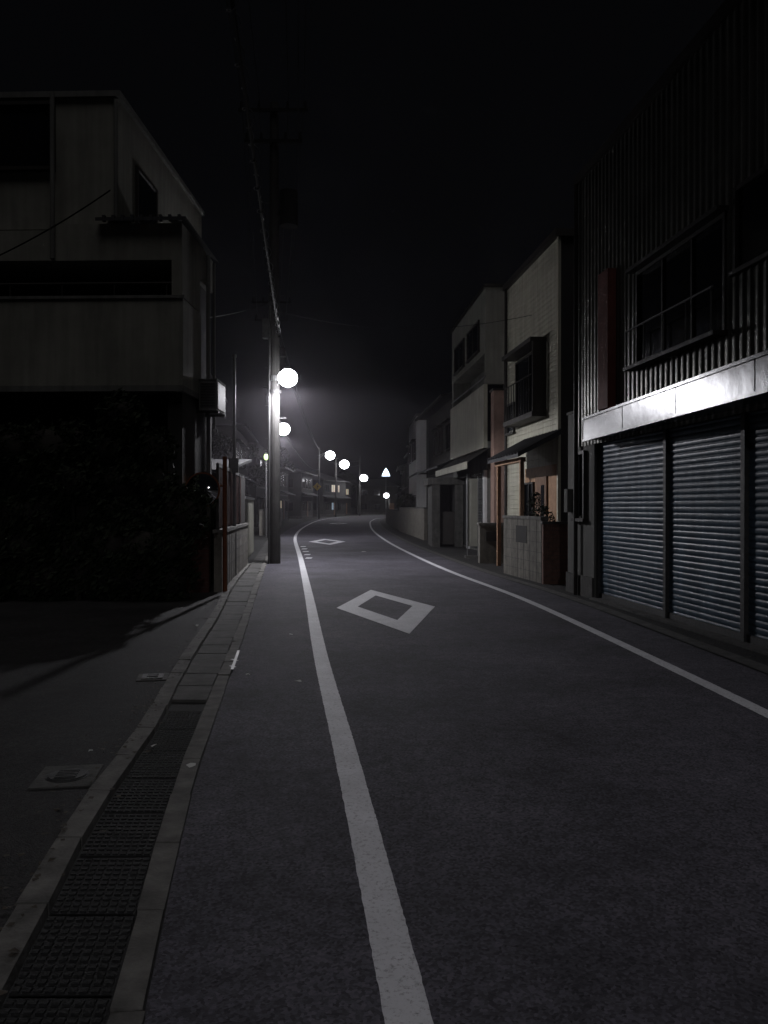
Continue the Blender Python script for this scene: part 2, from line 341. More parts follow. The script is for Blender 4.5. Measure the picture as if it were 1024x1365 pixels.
# ---------------------------------------------------------------- foliage
def foliage(name,clumps,n,size,core=True,trunks=(),seed=1):
    r=random.Random(seed); b=B(name)
    vs=[];fs=[]
    tot=sum(c[3]*c[4]*c[5] for c in clumps)
    for (cx,cy,cz,rx,ry,rz) in clumps:
        k=int(n*rx*ry*rz/tot)
        for i in range(k):
            while True:
                p=Vector((r.uniform(-1,1),r.uniform(-1,1),r.uniform(-1,1)))
                if .25<p.length<=1: break
            p=p.normalized()*(p.length**.4)*(1+.25*noise.noise(Vector((p.x*3+cx,p.y*3,p.z*3+cz))))
            if noise.noise(Vector((cx+p.x*rx,cy+p.y*ry,cz+p.z*rz))*2.6)<-.28: continue
            c=Vector((cx+p.x*rx,cy+p.y*ry,max(.03,cz+p.z*rz))); s=size*r.uniform(.5,1.3)
            q=Vector((r.gauss(0,1),r.gauss(0,1),r.gauss(0,1))).normalized(); o=q.orthogonal().normalized(); w=q.cross(o)
            j=len(vs); vs+=[tuple(c+o*s),tuple(c+w*s*.45),tuple(c-o*s*.9+q*s*.2),tuple(c-w*s*.45)]; fs.append((j,j+1,j+2,j+3))
    b.add('leaves',M['leaf'],vs,fs)
    for (a,c,r0,r1) in trunks: b.cyl('branches',M['bark'],a,c,r0,r1,7)
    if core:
        for (cx,cy,cz,rx,ry,rz) in clumps: b.ell('dark_core',M['bark'],(cx,cy,cz),(rx*.6,ry*.55,rz*.65),10,6)  # solid dark core added inside the leaves to block the gaps
    return b.done()
cl=[]
rr=random.Random(3)
x=-3.35
while x>-9:
    top=2.15 if x>-3.7 else (2.7 if x>-4.1 else 3.05+rr.uniform(-.15,.2)); z=.35
    while z<top-.25:
        cl.append((x+rr.uniform(-.15,.15),13.15+rr.uniform(-.25,.25),z,rr.uniform(.38,.55),rr.uniform(.3,.45),rr.uniform(.35,.48))); z+=.52
    x-=.5
tr=[((x,13.2,0),(x+R.uniform(-.3,.3),13.2+R.uniform(-.2,.2),R.uniform(1.6,2.6)),.05,.02) for x in (-3.4,-4.0,-4.9,-5.8,-6.7,-7.6)]
foliage('garden_shrubs',cl,52000,.06,True,tr,5)
def tree(name,x,y,H,r,seed):
    q=random.Random(seed); cl=[];tr=[((x,y,0),(x+.1,y,H*.55),.16,.09)]
    for i in range(9):
        a=q.uniform(0,6.28); d=r*q.uniform(.2,.75); z=H*q.uniform(.5,.88); c=(x+d*math.cos(a),y+d*math.sin(a),z)
        cl.append((*c,r*q.uniform(.3,.5),r*q.uniform(.3,.5),r*q.uniform(.25,.42))); tr.append(((x+.05,y,H*q.uniform(.3,.5)),c,.06,.02))
    foliage(name,cl,5000,.12,False,tr,seed)
tree('garden_tree',-7.2,33.7,5.0,1.2,11); tree('garden_tree',-9.6,56,7,2.0,12); tree('street_tree',5.2,60,7,2.2,13); tree('garden_tree',-13,93,8,3,14); tree('garden_tree',-7,162,9,3,15)
# ---------------------------------------------------------------- left wall, fence, mirror etc
d=Vector((-3.4+2.82,20.6-14.4)).normalized()
w=B('block_wall',(-2.84,14.45),(d.x,d.y),(-1,-.1))
w.box('wall',M['block'],0,6.3,0,.14,0,1.03); w.box('coping',M['conc'],-.01,6.31,-.02,.16,1.03,1.09)
for i in range(1,6): w.box('joints',M['conc_d'],0,6.3,-.003,0,i*.2-.004,i*.2+.004)
for i in range(15): w.box('joints',M['conc_d'],.2+i*.4,.208+i*.4,-.0035,0,0,1.03)
w.done()
w=B('garden_wall',(-3.05,14.35),(-1,0),(0,-1)); w.box('wall',M['redf'],0,1.2,-.12,0,0,1.25); w.box('coping',M['conc_d'],-.01,1.22,-.14,.02,1.25,1.3)
for i in range(1,15): w.box('mortar',M['conc_d'],0,1.2,0,.003,i*.085,i*.085+.007)
w.done()
gl=B('mirror_glint_lantern',(-3.24,14.2)); gl.cyl('stem',M['hard'],(0,0.1,1.3),(0,.1,1.78),.015); gl.cyl('base',M['hard'],(0,0.1,1.3),(0,.1,1.33),.05)  # lantern added in place of lights reflected in the traffic mirror
gl.box('glint_amber',M['amber'],-.05,.03,.06,.13,1.84,1.93); gl.box('top',M['hard'],-.07,.10,.03,.17,1.96,1.99); gl.box('bottom',M['hard'],-.07,.10,.03,.17,1.78,1.80); gl.ell('glint_white',M['litc'],(.06,.08,1.87),(.03,.03,.035)); gl.done()
f=B('metal_fence',(-2.86,14.5),(d.x,d.y),(-1,-.1))
for i in range(5): f.box('posts',M['frame'],i*1.5,i*1.5+.05,.04,.09,1.09,2.25)
f.box('rails',M['steel'],0,6.1,.05,.08,2.2,2.27)
f.ridged('panels',M['redf'],.05,6.05,1.12,2.2,.06,.11,.02,True)
f.done()
sh=B('garden_shed',(-4.9,17.2),(1,0),(0,-1)); sh.box('walls',M['dark'],0,1.5,-3,0,0,2.2); sh.ridged('cladding',M['dark'],0,1.5,.1,2.2,.01,.15,.02)
sh.add('roof',M['roof'],[(-.15,.2,2.2),(1.65,.2,2.2),(1.65,-3.1,2.6),(-.15,-3.1,2.6),(-.15,.2,2.26),(1.65,.2,2.26),(1.65,-3.1,2.66),(-.15,-3.1,2.66)],[(0,3,2,1),(4,5,6,7),(0,1,5,4),(1,2,6,5),(2,3,7,6),(3,0,4,7)]); sh.box('door',M['brown'],.3,1.1,.03,.06,.1,2.0); sh.done()
sl=B('white_panel_fence',(-3.62,21.3),(-.11,1),(-1,-.11))
sl.ridged('panels',M['plaster'],0,5.5,.05,1.75,0,.3,.02,True,[(0,0),(.03,1),(.9,1),(.95,0)])
sl.box('rails',M['steel'],0,5.5,-.03,.0,1.7,1.77); sl.box('posts',M['steel'],-.06,0,-.03,.05,0,1.8); sl.done()
mr=B('traffic_mirror',(-2.72,14.1),(1,0),(0,1))
mr.cyl('pole',M['orange'],(0,0,0),(0,0,2.35),.038); mr.cyl('arm',M['orange'],(0,0,1.85),(-.30,-.12,1.85),.022)
c=Vector((-.34,-.16,1.78)); mr.cyl('hood',M['orange'],(c.x,c.y+.06,c.z),(c.x,c.y-.03,c.z),.285,.30,28)
vs=[];fs=[];n=28
for i in range(9):
    rad=.27*i/8
    for j in range(n):
        t=2*math.pi*j/n; vs.append((c.x+rad*math.cos(t),c.y-.10+.06*(i/8)**2,c.z+rad*math.sin(t)))
for i in range(8):
    for j in range(n): k=(j+1)%n; fs.append((i*n+j,i*n+k,(i+1)*n+k,(i+1)*n+j))
mr.add('mirror_face',M['mirror'],vs,fs,True); mr.done()
sp=B('steel_pole',(-3.12,17.2)); sp.cyl('shaft',M['steel'],(0,0,0),(0,0,4.6),.04,.03); sp.cyl('cap',M['steel'],(0,0,4.6),(0,0,4.66),.045)
sp.box('box',M['steel'],-.1,.1,-.1,-.04,2.2,2.5); sp.done()
# ---------------------------------------------------------------- poles and lamps
def street_lamp(name,base,head,lr,P,poleH,rad=.14,util=False,up=.10):
    b=B(name,base); H=poleH; hx,hy,hz=head[0]-base[0],head[1]-base[1],head[2]
    b.cyl('pole',M['pole'],(0,0,0),(0,0,H),rad,rad*.72,18)
    b.cyl('arm',M['steel'],(0,0,hz+.05),(hx,hy,hz+lr*.95),.022); b.cyl('arm',M['steel'],(0,0,hz-.3),(hx*.6,hy*.6,hz+lr*.6),.014)
    b.cyl('clamp',M['iron'],(0,0,hz-.02),(0,0,hz+.12),rad+.02,n=18); b.cyl('clamp',M['iron'],(0,0,hz-.33),(0,0,hz-.25),rad+.02,n=18)
    b.ell('lens',M['lamp'],(hx,hy,hz),(lr,lr,lr*.9),24,14)
    b.cyl('cap',M['steel'],(hx,hy,hz+lr*.86),(hx,hy,hz+lr*1.15),lr*.5,lr*.2,16)
    if util:
        for z,w in ((H-.3,.9),(H-1.1,.75)):
            b.box('crossarm',M['hard'],-w,w,-.2,-.12,z,z+.08)
            for k in (-1,-.45,.45,1): b.cyl('insulator',M['hard'],(k*w*.92,-.16,z+.08),(k*w*.92,-.16,z+.26),.045,.03,8)
        b.cyl('transformer',M['hard'],(.38,0,H-3.2),(.38,0,H-2.3),.24,n=16); b.box('bracket',M['hard'],0,.4,-.05,.05,H-2.9,H-2.8)
        b.box('junction_box',M['iron'],-.30,-.14,-.12,.12,hz+1.1,hz+1.6)
        for i in range(10): b.cyl('step_bolts',M['iron'],(0,0,2.2+i*.8),((-1)**i*.3,0,2.2+i*.8),.01,n=5)
        b.cyl('riser_pipe',M['iron'],(-.13,-.13,0),(-.11,-.11,7),.03,n=8)
    e=b.done()
    for kind,pw in (('SPOT',P),('POINT',P*up)):
        if pw<=0: continue
        L=bpy.data.lights.new('bulb',kind); L.energy=pw; L.color=(.95,.94,1.0); L.shadow_soft_size=.09
        if kind=='SPOT': L.spot_size=math.radians(172); L.spot_blend=.15
        o=bpy.data.objects.new('bulb',L); S.collection.objects.link(o); o.parent=e; o.location=(hx,hy,hz-lr*.9-.1 if kind=='SPOT' else hz-lr*.9-.14)
street_lamp('utility_pole_with_street_lamp',(-2.86,21.55),(-2.46,21.1,4.78),.25,950,12,.155,True,.15)
street_lamp('utility_pole_with_street_lamp',(-5.1,37.6),(-4.56,37.4,5.0),.30,700,11,.15,True,.2)
street_lamp('street_lamp',(-7.75,98.5),(-6.4,98,7.55),.56,380,8.5,.12,up=.12)
street_lamp('street_lamp',(-6.75,115.5),(-5.54,115,7.35),.66,380,8.3,.12,up=.12)
street_lamp('street_lamp',(-3.9,132.5),(-3.2,131,6.0),.60,300,9.5,.12,up=.12)
street_lamp('street_lamp',(.9,146),(.4,145,3.4),.45,150,4.2,.1,up=0)
street_lamp('utility_pole_with_street_lamp',(.35,-9.5),(.9,-9.3,5.2),.20,820,11,.155,True,0)  # unseen lamp added behind the camera to light foreground and left facade
def cable(b,part,a,c,sag,r,m,n=24):
    pts=[]
    for i in range(n+1):
        t=i/n; p=Vector(a).lerp(Vector(c),t); p.z-=sag*4*t*(1-t); pts.append(tuple(p))
    b.tube(part,m,pts,r,6); return pts
ol=B('overhead_power_lines')
A=(-2.86,21.4); Z=(.35,-9.5)
for k,(dx,z) in enumerate([(-.8,12.0),(-.35,12.0),(.4,12.0),(.8,12.0),(-.65,11.2),(.65,11.2)]):
    cable(ol,'conductors',(A[0]+dx,21.3,z),(Z[0]+dx,Z[1],z-.8),.35,.009,M['cable'])
    cable(ol,'conductors',(A[0]+dx,21.3,z),(-5.1+dx,37.5,z-1),.3,.009,M['cable'])
cable(ol,'telecom_bundle',(-2.72,21.4,5.95),(.35,-9.5,6.2),.25,.022,M['cable'],60)
cable(ol,'telecom_bundle',(-2.72,21.4,5.9),(-5.0,37.5,5.9),.3,.022,M['cable'],30)
hp=[]
for i in range(900):
    t=i/900*.6; a=Vector((-2.72,21.4,5.95)).lerp(Vector((.35,-9.5,6.2)),t); a.z-=.25*4*t*(1-t)
    an=t*31*2*math.pi/.45; q=.045+.02*math.sin(i*.13); hp.append((a.x+q*math.cos(an),a.y,a.z+.04+q*math.sin(an)))
ol.tube('helical_hanger',M['cablel'],hp,.007,4)
cable(ol,'drop_wire',(-2.9,21.4,6.8),(-6.3,13.9,5.2),.5,.010,M['cable']); cable(ol,'drop_wire',(-2.9,21.4,6.6),(3.4,19,5.9),.4,.006,M['cable'])
cable(ol,'drop_wire',(-4.5,13.6,6.7),(-6.5,13.6,5.55),.06,.012,M['cable'])
for z in (10.9,10.1,5.9): cable(ol,'conductors',(-5.1,37.5,z),(-7.7,98,min(z,8.3)),.9,.015,M['cable'],30)
for z in (8.3,7.6): cable(ol,'conductors',(-7.7,98,z),(-6.7,115.5,z),.3,.015,M['cable']); cable(ol,'conductors',(-6.7,115.5,z),(-3.9,132.5,z+.5),.3,.015,M['cable'])
ol.done()
# ---------------------------------------------------------------- shutter building (right)
s=B('shuttered_shop_building',(3.37,13.2),(.107,-1),(-1,-.107))
s.box('body_upper',M['dark'],-.75,9.5,-8,-.03,2.5,7.0)
s.box('body_lower',M['shade'],-1.3,9.5,-8,-.25,0,2.5)
s.box('side_wall',M['plaster2'],-1.3,-.02,-.25,0,0,3.1); s.box('side_wall_cap',M['plaster2'],-1.33,-.76,-.3,.02,3.1,3.14)
W1=(1.67,4.08,3.45,4.76); W2=(4.25,6.1,4.05,4.95)
co=M['corr']; pt=.15; dp=.022
sn=[(0,0),(.12,.3),(.25,.85),(.37,1),(.5,.85),(.62,.3),(.75,0)]
for (a,b_,c,d) in [(-.75,W1[0],2.5,6.9),(W1[0],W1[1],2.5,W1[2]),(W1[0],W1[1],W1[3],6.9),(W1[1],W2[0],2.5,6.9),(W2[0],W2[1],2.5,W2[2]),(W2[0],W2[1],W2[3],6.9),(W2[1],9.5,2.5,6.9)]:
    s.ridged('corrugated_cladding',co,a,b_,c,d,0,pt,dp,True,sn)
s.box('roof_trim',M['frame'],-.8,9.5,-.05,.07,6.9,7.05)
for w_ in (W1,W2): s.win(w_[0],w_[1],w_[2],w_[3],v=-.02,panes=2 if w_ is W2 else 3)
s.box('window_hood',M['frame'],W1[0]-.05,W1[1]+.05,.0,.16,W1[3],W1[3]+.05); s.box('window_sill',M['frame'],W1[0]-.05,W1[1]+.05,.03,.2,W1[2]-.06,W1[2]-.01)
s.cyl('window_rail',M['steel'],(W1[0],.18,3.93),(W1[1],.18,3.93),.014)
for i in range(5): s.cyl('window_rail',M['frame'],(W1[0]+.02+i*.59,.18,3.44),(W1[0]+.02+i*.59,.18,3.93),.010,n=6)
s.box('pilaster',M['red'],.55,.95,.03,.16,2.97,5.03)
# canopy slightly skewed from the wall, deeper toward the near end
def cv(u): return .24+.056*(u-.15)
ca,cb=.15,9.5
s.add('canopy',M['alu'],[(ca,0,2.55),(cb,0,2.55),(cb,cv(cb),2.54),(ca,cv(ca),2.54),(ca,0,2.96),(cb,0,2.96),(cb,cv(cb),2.88),(ca,cv(ca),2.88)],[(0,3,2,1),(4,5,6,7),(0,1,5,4),(1,2,6,5),(2,3,7,6),(3,0,4,7)])
for z in (2.52,2.86):
    a_,b_=cv(ca),cv(cb); s.add('canopy_lip',M['alu'],[(ca,a_,z),(cb,b_,z),(cb,b_+.02,z),(ca,a_+.02,z),(ca,a_,z+.035),(cb,b_,z+.035),(cb,b_+.02,z+.035),(ca,a_+.02,z+.035)],[(0,3,2,1),(4,5,6,7),(0,1,5,4),(1,2,6,5),(2,3,7,6),(3,0,4,7)])
for u in (1.95,3.75,5.55,7.35): s.box('canopy_joints',M['frame'],u,u+.008,cv(u)-.01,cv(u)+.004,2.56,2.86)
pr=[(0,0),(.12,.55),(.3,.95),(.5,1),(.7,.85),(.86,.4),(.94,0)]
for a,b_ in ((.02,2.38),(2.46,4.28),(4.36,6.8),(6.88,9.4)):
    s.ridged('roller_shutter',M['shut'],a,b_,.12,2.52,-.10,.075,.010,False,pr)
    s.box('shutter_bottom_bar',M['iron'],a,b_,-.12,-.07,.04,.12)
for a in (-.02,2.38,4.28,6.8): s.box('shutter_guides',M['iron'],a,a+(.04 if a<0 else .08),-.12,-.04,0,2.52)
s.box('threshold',M['conc_d'],-.02,9.5,-.25,.08,0,.04)
s.box('plinth',M['conc_d'],-1.32,-.03,0,.03,0,.35)
s.win(-.85,-.35,1.3,2.42,v=0,panes=1)
s.cyl('downpipe',M['frame'],(-.70,.07,0),(-.70,.07,6.9),.035)
s.box('meter_box',M['plaster2'],-1.15,-.98,0,.12,1.4,1.8)
s.done()
# ---------------------------------------------------------------- house A
a=B('ivory_siding_house',(3.9,18.4),(-.1,1),(-1,-.1))
lap=[(0,1),(.92,.15),(.98,0)]
a.box('body',M['dark'],0,4.6,-7,-.03,0,7.6)
a.ridged('clapboard',M['siding'],0,4.6,2.45,7.5,0,.12,.014,False,lap)
a.ridged('clapboard',M['siding'],2.7,4.6,0.3,2.45,0,.12,.014,False,lap)
a.box('corner_trim',M['siding'],-.04,.06,-.03,.035,0,7.5); a.box('roof_edge',M['frame'],-.1,4.7,-7,.12,7.5,7.66)
a.box('foundation',M['conc_d'],0,4.6,-.02,.04,0,.3)
a.box('bay_window',M['frame'],.85,3.6,.03,.38,3.6,3.72); a.box('bay_window',M['frame'],.85,3.6,.03,.42,5.35,5.45)
a.win(.95,3.5,3.78,5.3,v=.02,panes=2)
for i in range(12): a.cyl('window_bars',M['frame'],(.9+i*.24,.36,3.72),(.9+i*.24,.36,5.35 if i in(0,11) else 4.6),.012,n=6)
a.cyl('window_bars',M['frame'],(.9,.36,4.6),(3.55,.36,4.6),.016,n=6)
a.box('bay_side',M['frame'],.83,.88,.03,.36,3.72,5.35)
a.box('porch_wall',M['tan'],0,2.7,-.02,.03,0,2.45); a.box('door',M['brown'],.7,1.6,.03,.08,.2,2.2)
a.box('door_panel',M['glass'],.85,1.1,.08,.09,.6,2.0); a.win(1.8,2.6,1.0,2.1,v=.03,panes=2,fm=M['brown'])
for u in (.15,2.3): a.box('porch_posts',M['tan'],u,u+.09,.75,.84,0,2.5)
a.box('porch_beam',M['tan'],.05,2.5,.74,.86,2.5,2.6)
a.add('porch_roof',M['roof'],[(-.25,1.0,2.58),(2.7,1.0,2.58),(2.7,-.0,3.1),(-.25,-.0,3.1),(-.25,1.0,2.66),(2.7,1.0,2.66),(2.7,0,3.18),(-.25,0,3.18)],[(0,3,2,1),(4,5,6,7),(0,1,5,4),(1,2,6,5),(3,0,4,7)])
for i in range(12): a.cyl('porch_tiles',M['roof'],(-.2+i*.26,1.0,2.67),(-.2+i*.26,.02,3.19),.04,n=6)
a.cyl('downpipe',M['frame'],(4.5,.08,0),(4.5,.08,7.5),.04)
a.win(3.7,4.4,3.5,4.3,v=.02,panes=1); a.win(-5,-3.6,4,5.2,v=0,face='u',end=0,panes=2)
a.done()
bw=B('low_block_wall',(3.04,15.9),(-.38,2.5),(-1,-.15))
bw.box('wall',M['block'],.02,2.5,-.12,0,0,1.24); bw.box('coping',M['conc'],0,2.52,-.14,.02,1.24,1.3)
for i in range(1,6): bw.box('joints',M['conc_d'],.02,2.5,0,.003,i*.2,i*.2+.008)
for i in range(6): bw.box('joints',M['conc_d'],.3+i*.4,.308+i*.4,0,.0035,0,1.24)
bw.box('opening_grille',M['dark'],.9,1.6,-.01,.006,.75,1.1); bw.done()
bp=B('brick_gate_wall',(3.04,15.75),(1,.0),(0,-1))
bp.box('wall',M['brick'],0,.58,-.12,0,0,1.16); bp.box('coping',M['conc_d'],-.02,.6,-.14,.02,1.16,1.21)
for i in range(1,15):
    bp.box('mortar',M['conc_d'],0,.58,0,.003,i*.08,i*.08+.006)
    for j in range(3): bp.box('mortar',M['conc_d'],.1+j*.2+(i%2)*.08,.106+j*.2+(i%2)*.08,0,.0025,i*.08+.006,i*.08+.08)
bp.done()
gp=B('gate_post',(2.5,21.5),(1,0),(0,-1))
gp.box('pillar',M['block'],0,.62,-.4,0,0,1.0); gp.box('cap',M['conc'],-.03,.65,-.43,.03,1.0,1.07); gp.box('mailbox',M['frame'],.15,.45,0,.1,.6,.85); gp.done()
for i,(x,y_,hh) in enumerate([(3.35,17.2,1.5),(3.3,18.0,1.8)]):
    b=B('potted_plant',(x,y_)); b.cyl('pot',M['brown'],(0,0,0.012),(0,0,.32),.12,.17,14); b.cyl('rim',M['brown'],(0,0,.32),(0,0,.36),.185,.185,14)
    vs=[];fs=[]
    for k in range(7): b.cyl('stems',M['bark'],(0,0,.3),(R.gauss(0,.16),R.gauss(0,.16),hh*R.uniform(.6,.95)),.012,.005,5)
    for k in range(420):
        t=R.random(); r_=.08+.24*math.sin(math.pi*min(1,t*.9+.1)); an=R.uniform(0,6.28); q=Vector((r_*math.cos(an)*R.random()**.5,r_*math.sin(an)*R.random()**.5,.4+t*(hh-.4)))
        o=Vector((R.gauss(0,1),R.gauss(0,1),R.gauss(0,1))).normalized()*R.uniform(.03,.06); p=o.orthogonal().normalized()*.02; j=len(vs)
        vs+=[tuple(q+o),tuple(q+p),tuple(q-o),tuple(q-p)]; fs.append((j,j+1,j+2,j+3))
    b.add('leaves',M['leaf'],vs,fs); b.done()
# ---------------------------------------------------------------- house B
b=B('grey_shop_house',(3.26,26),(-.072,1),(-1,-.072))
b.box('body',M['plaster2'],0,6.9,-7,0,0,3.4); b.box('upper_body',M['plaster2'],0,6.9,-7,-.6,3.4,8.4)
b.box('balcony_parapet',M['siding'],0.0,6.9,0,.12,3.35,5.35); b.box('balcony_floor',M['plaster2'],0,6.9,-.6,0,3.4,3.55)
b.box('upper_wall',M['plaster'],0,6.9,-.6,.06,6.35,8.4); b.box('upper_wall',M['plaster'],0,.25,-.6,.05,5.36,6.35); b.box('upper_wall',M['plaster'],6.6,6.9,-.6,.05,5.36,6.35)
b.box('parapet_cap',M['frame'],-.05,6.95,-7,.12,8.4,8.5)
b.win(1,3.2,6.6,7.6,v=.06,panes=2); b.win(3.9,6,6.6,7.6,v=.06,panes=2); b.box('balcony_doors',M['glass'],.6,6.2,-.62,-.59,3.6,5.9)
b.win(-2.3,-1.1,6.2,7.2,v=0,face='u',end=0)
b.cyl('balcony_rail',M['steel'],(0,.06,5.6),(6.9,.06,5.6),.025)
b.add('awning',M['frame'],[(-.6,0,3.35),(6.5,0,3.35),(6.5,.75,2.85),(-.6,.75,2.85),(-.6,.75,2.68),(6.5,.75,2.68)],[(0,1,2,3),(3,2,5,4)])
b.box('awning_fascia',M['siding'],-.6,6.5,.75,.77,2.66,2.88)
b.ridged('shop_shutter',M['alu'],.3,3,.1,2.6,.02,.09,.015,False,pr); b.ridged('shop_shutter',M['alu'],3.4,6.2,.1,2.6,.02,.09,.015,False,pr)
b.box('shop_frame',M['white'],3.05,3.35,.01,.1,0,2.65); b.box('shop_frame',M['white'],.0,.25,.01,.1,0,2.65)
b.box('pink_pillar',M['pink'],-1.1,-.62,-.35,.02,0,5.0); b.box('pink_pillar_cap',M['frame'],-1.14,-.58,-.39,.06,5.0,5.06)
b.box('entrance_bay',M['pink'],-.62,0,-2.5,-.1,0,3.3)
b.done()
bd=B('shop_standing_board',(2.42,23.8),(1,0),(0,-1)); bd.box('board',M['plaster'],0,.28,-.03,.0,.35,2.3); bd.box('frame',M['steel'],-.02,0,-.05,.02,0,2.34); bd.box('frame',M['steel'],.28,.3,-.05,.02,0,2.34); bd.box('base',M['conc_d'],-.08,.36,-.2,.17,0,.08); bd.done()
g=B('concrete_carport',(1.75,30.2),(1,0),(0,-1))
g.box('posts',M['conc_d'],0,.3,-2.6,0,0,2.3); g.box('posts',M['conc'],.85,1.15,-2.6,0,0,2.3); g.box('lintel',M['conc_d'],-.15,1.25,-2.7,.1,2.3,2.55); g.box('back_wall',M['dark'],.3,.85,-2.6,-2.4,0,2.3); g.box('gate',M['frame'],.3,.85,-.3,-.26,.1,1.3); g.done()
# ---------------------------------------------------------------- generic houses
def house(name,O,U,side,L,dep,H,wall,roof='hip',lit=None,seed=0,st=2):
    q=random.Random(seed); V=(-1,0) if side=='R' else (1,0)
    b=B(name,O,U,V); b.box('walls',wall,0,L,-dep,0,0,H); b.box('foundation',M['conc_d'],-.03,L+.03,-dep,.03,0,.35)
    b.box('floor_band',M['frame'],-.02,L+.02,-dep,.04,H/st-.08,H/st+.04)
    for f in range(st):
        zb=f*H/st+ .95; u=.7
        while u<L-1.6:
            w_=q.choice([.9,1.6,1.9])
            if u+w_>L-.4: break
            gm=M['glass']; nm='window'
            if lit and q.random()<lit:
                gm=M['litc'] if q.random()<.4 else M['litw']; nm='lit_window' if gm is M['litw'] else 'lit_window_cool'
            b.win(u,u+w_,zb,zb+1.15,v=0,panes=2,gm=gm,name=nm); b.box('window_hoods',M['frame'],u-.1,u+w_+.1,0,.25,zb+1.2,zb+1.25); u+=w_+q.uniform(.8,1.5)
        b.win(-dep+.9,-dep+2.4,zb,zb+1.1,v=0,face='u',end=0); b.win(-2.2,-1.0,zb,zb+1.1,v=0,face='u',end=0)
    if roof=='hip':
        e=.55; r0=H+1.5
        b.add('roof',M['roof'],[(-e,-dep-e,H),(L+e,-dep-e,H),(L+e,e,H),(-e,e,H),(L*.3,-dep/2,r0),(L*.7,-dep/2,r0)],[(0,1,5,4),(1,2,5),(2,3,4,5),(3,0,4),(0,3,2,1)])
        b.box('gutter',M['frame'],-e,L+e,e,e+.1,H-.08,H+.02)
        b.add('porch_roof',M['roof'],[(-e,.0,H/st+.45),(L+e,0,H/st+.45),(L+e,.8,H/st+.12),(-e,.8,H/st+.12),(-e,.0,H/st+.38),(L+e,0,H/st+.38),(L+e,.8,H/st+.05),(-e,.8,H/st+.05)],[(0,1,2,3),(4,7,6,5),(3,2,6,7),(0,3,7,4),(1,5,6,2)])
    else:
        b.box('parapet',M['conc_d'],-.05,L+.05,-dep-.05,.05,H,H+.15); b.box('roof_tank',M['plaster2'],L*.3,L*.5,-dep*.6,-dep*.3,H+.15,H+1)
    b.cyl('downpipe',M['frame'],(L-.1,.06,0),(L-.1,.06,H),.04,n=8); b.box('door',M['brown'],L*.45,L*.45+.9,0.0,.05,.2,2.2)
    b.done()
house('tiled_roof_house',(2.95,34.5),(-.07,1),'R',9,7,6.1,M['dark'],seed=1)
house('white_plaster_house',(2.05,52),(-.03,1),'R',8,8,7.2,M['white'],'flat',seed=2)
house('townhouse',(2.6,62),(-.02,1),'R',10,7,5.8,M['dark'],seed=3,lit=.1)
house('townhouse',(1.9,76),(-.0,1),'R',9,7,5.2,M['shade'],seed=4)
house('townhouse',(2.3,88),(.04,1),'R',9,7,5.4,M['dark'],seed=5)
house('townhouse',(4.5,101),(.25,1),'R',9,6,5.0,M['shade'],'flat',seed=6,lit=.1)
house('townhouse',(-5.9,24.5),(-.11,1),'L',7,7,5.6,M['dark'],seed=7)
house('townhouse',(-7.6,42),(-.1,1),'L',10,7,5.6,M['dark'],seed=8)
house('apartment_house',(-9.3,60),(-.05,1),'L',12,8,6.0,M['dark'],'flat',seed=9,lit=.1)
house('townhouse',(-10.2,80),(-.02,1),'L',9,7,5.3,M['shade'],seed=10,lit=.15)
house('townhouse',(-10.0,100),(.05,1),'L',10,7,5.6,M['dark'],seed=11,lit=.1)
house('townhouse',(-9.0,122),(.3,1),'L',10,7,5.4,M['shade'],seed=12,lit=.15)
def facing(name,x,y,L,H,wall,seed,lit=.15):
    q=random.Random(seed); b=B(name,(x,y),(1,.06),(0,-1)); b.box('walls',wall,0,L,-7,0,0,H); b.box('foundation',M['conc_d'],0,L,-.1,.03,0,.35)
    for f in range(2):
        u=.8
        while u<L-1.8:
            w_=q.choice([1.2,1.7]); g_=M['litc'] if q.random()<lit*.6 else (M['litw'] if q.random()<lit else M['glass'])
            b.win(u,u+w_,f*H/2+.9,f*H/2+2.0,v=0,gm=g_,name={'window_glass':'window','lit_window':'lit_window'}.get(g_.name,'lit_window_cool')); u+=w_+q.uniform(.9,1.6)
    b.add('roof',M['roof'],[(-.5,-7.5,H),(L+.5,-7.5,H),(L+.5,.5,H),(-.5,.5,H),(L*.25,-3.5,H+1.5),(L*.75,-3.5,H+1.5)],[(0,1,5,4),(1,2,5),(2,3,4,5),(3,0,4),(0,3,2,1)])
    b.box('balcony',M['shade'],L*.2,L*.7,0,.9,H/2,H/2+.9); b.box('door',M['brown'],L*.8,L*.8+.9,0,.05,.1,2.1); b.done()
facing('townhouse',-14,150,8,5.4,M['dark'],21,.15); facing('townhouse',-5,153,7.5,5.2,M['dark'],22,.15); facing('townhouse',4,156,8,5.0,M['dark'],23,.2); facing('townhouse',13,156,9,5.6,M['dark'],24,.2); facing('townhouse',-24,150,9,5.6,M['dark'],25,.2)
lw=B('garden_wall',(1.75,36),(-.06,1),(-1,-.06)); lw.box('wall',M['block'],0,14,-.15,0,0,1.4); lw.box('coping',M['conc_d'],-.02,14.02,-.17,.02,1.4,1.46); lw.done()
lw=B('garden_wall',(.95,52),(-.035,1),(-1,-.035)); lw.box('wall',M['block'],0,22,-.15,0,0,1.2); lw.box('coping',M['conc_d'],-.02,22.02,-.17,.02,1.2,1.26); lw.done()
foliage('hedge',[(1.7+R.uniform(-.2,.2),54+i*1.1,1.3+R.uniform(0,.6),.6,.8,.6) for i in range(16)],9000,.09,True,(),31)
lw=B('garden_wall',(-6.2,42),(-.08,1),(1,.08)); lw.box('wall',M['block'],0,24,-.15,0,0,1.3); lw.box('coping',M['conc_d'],-.02,24.02,-.17,.02,1.3,1.36); lw.done()
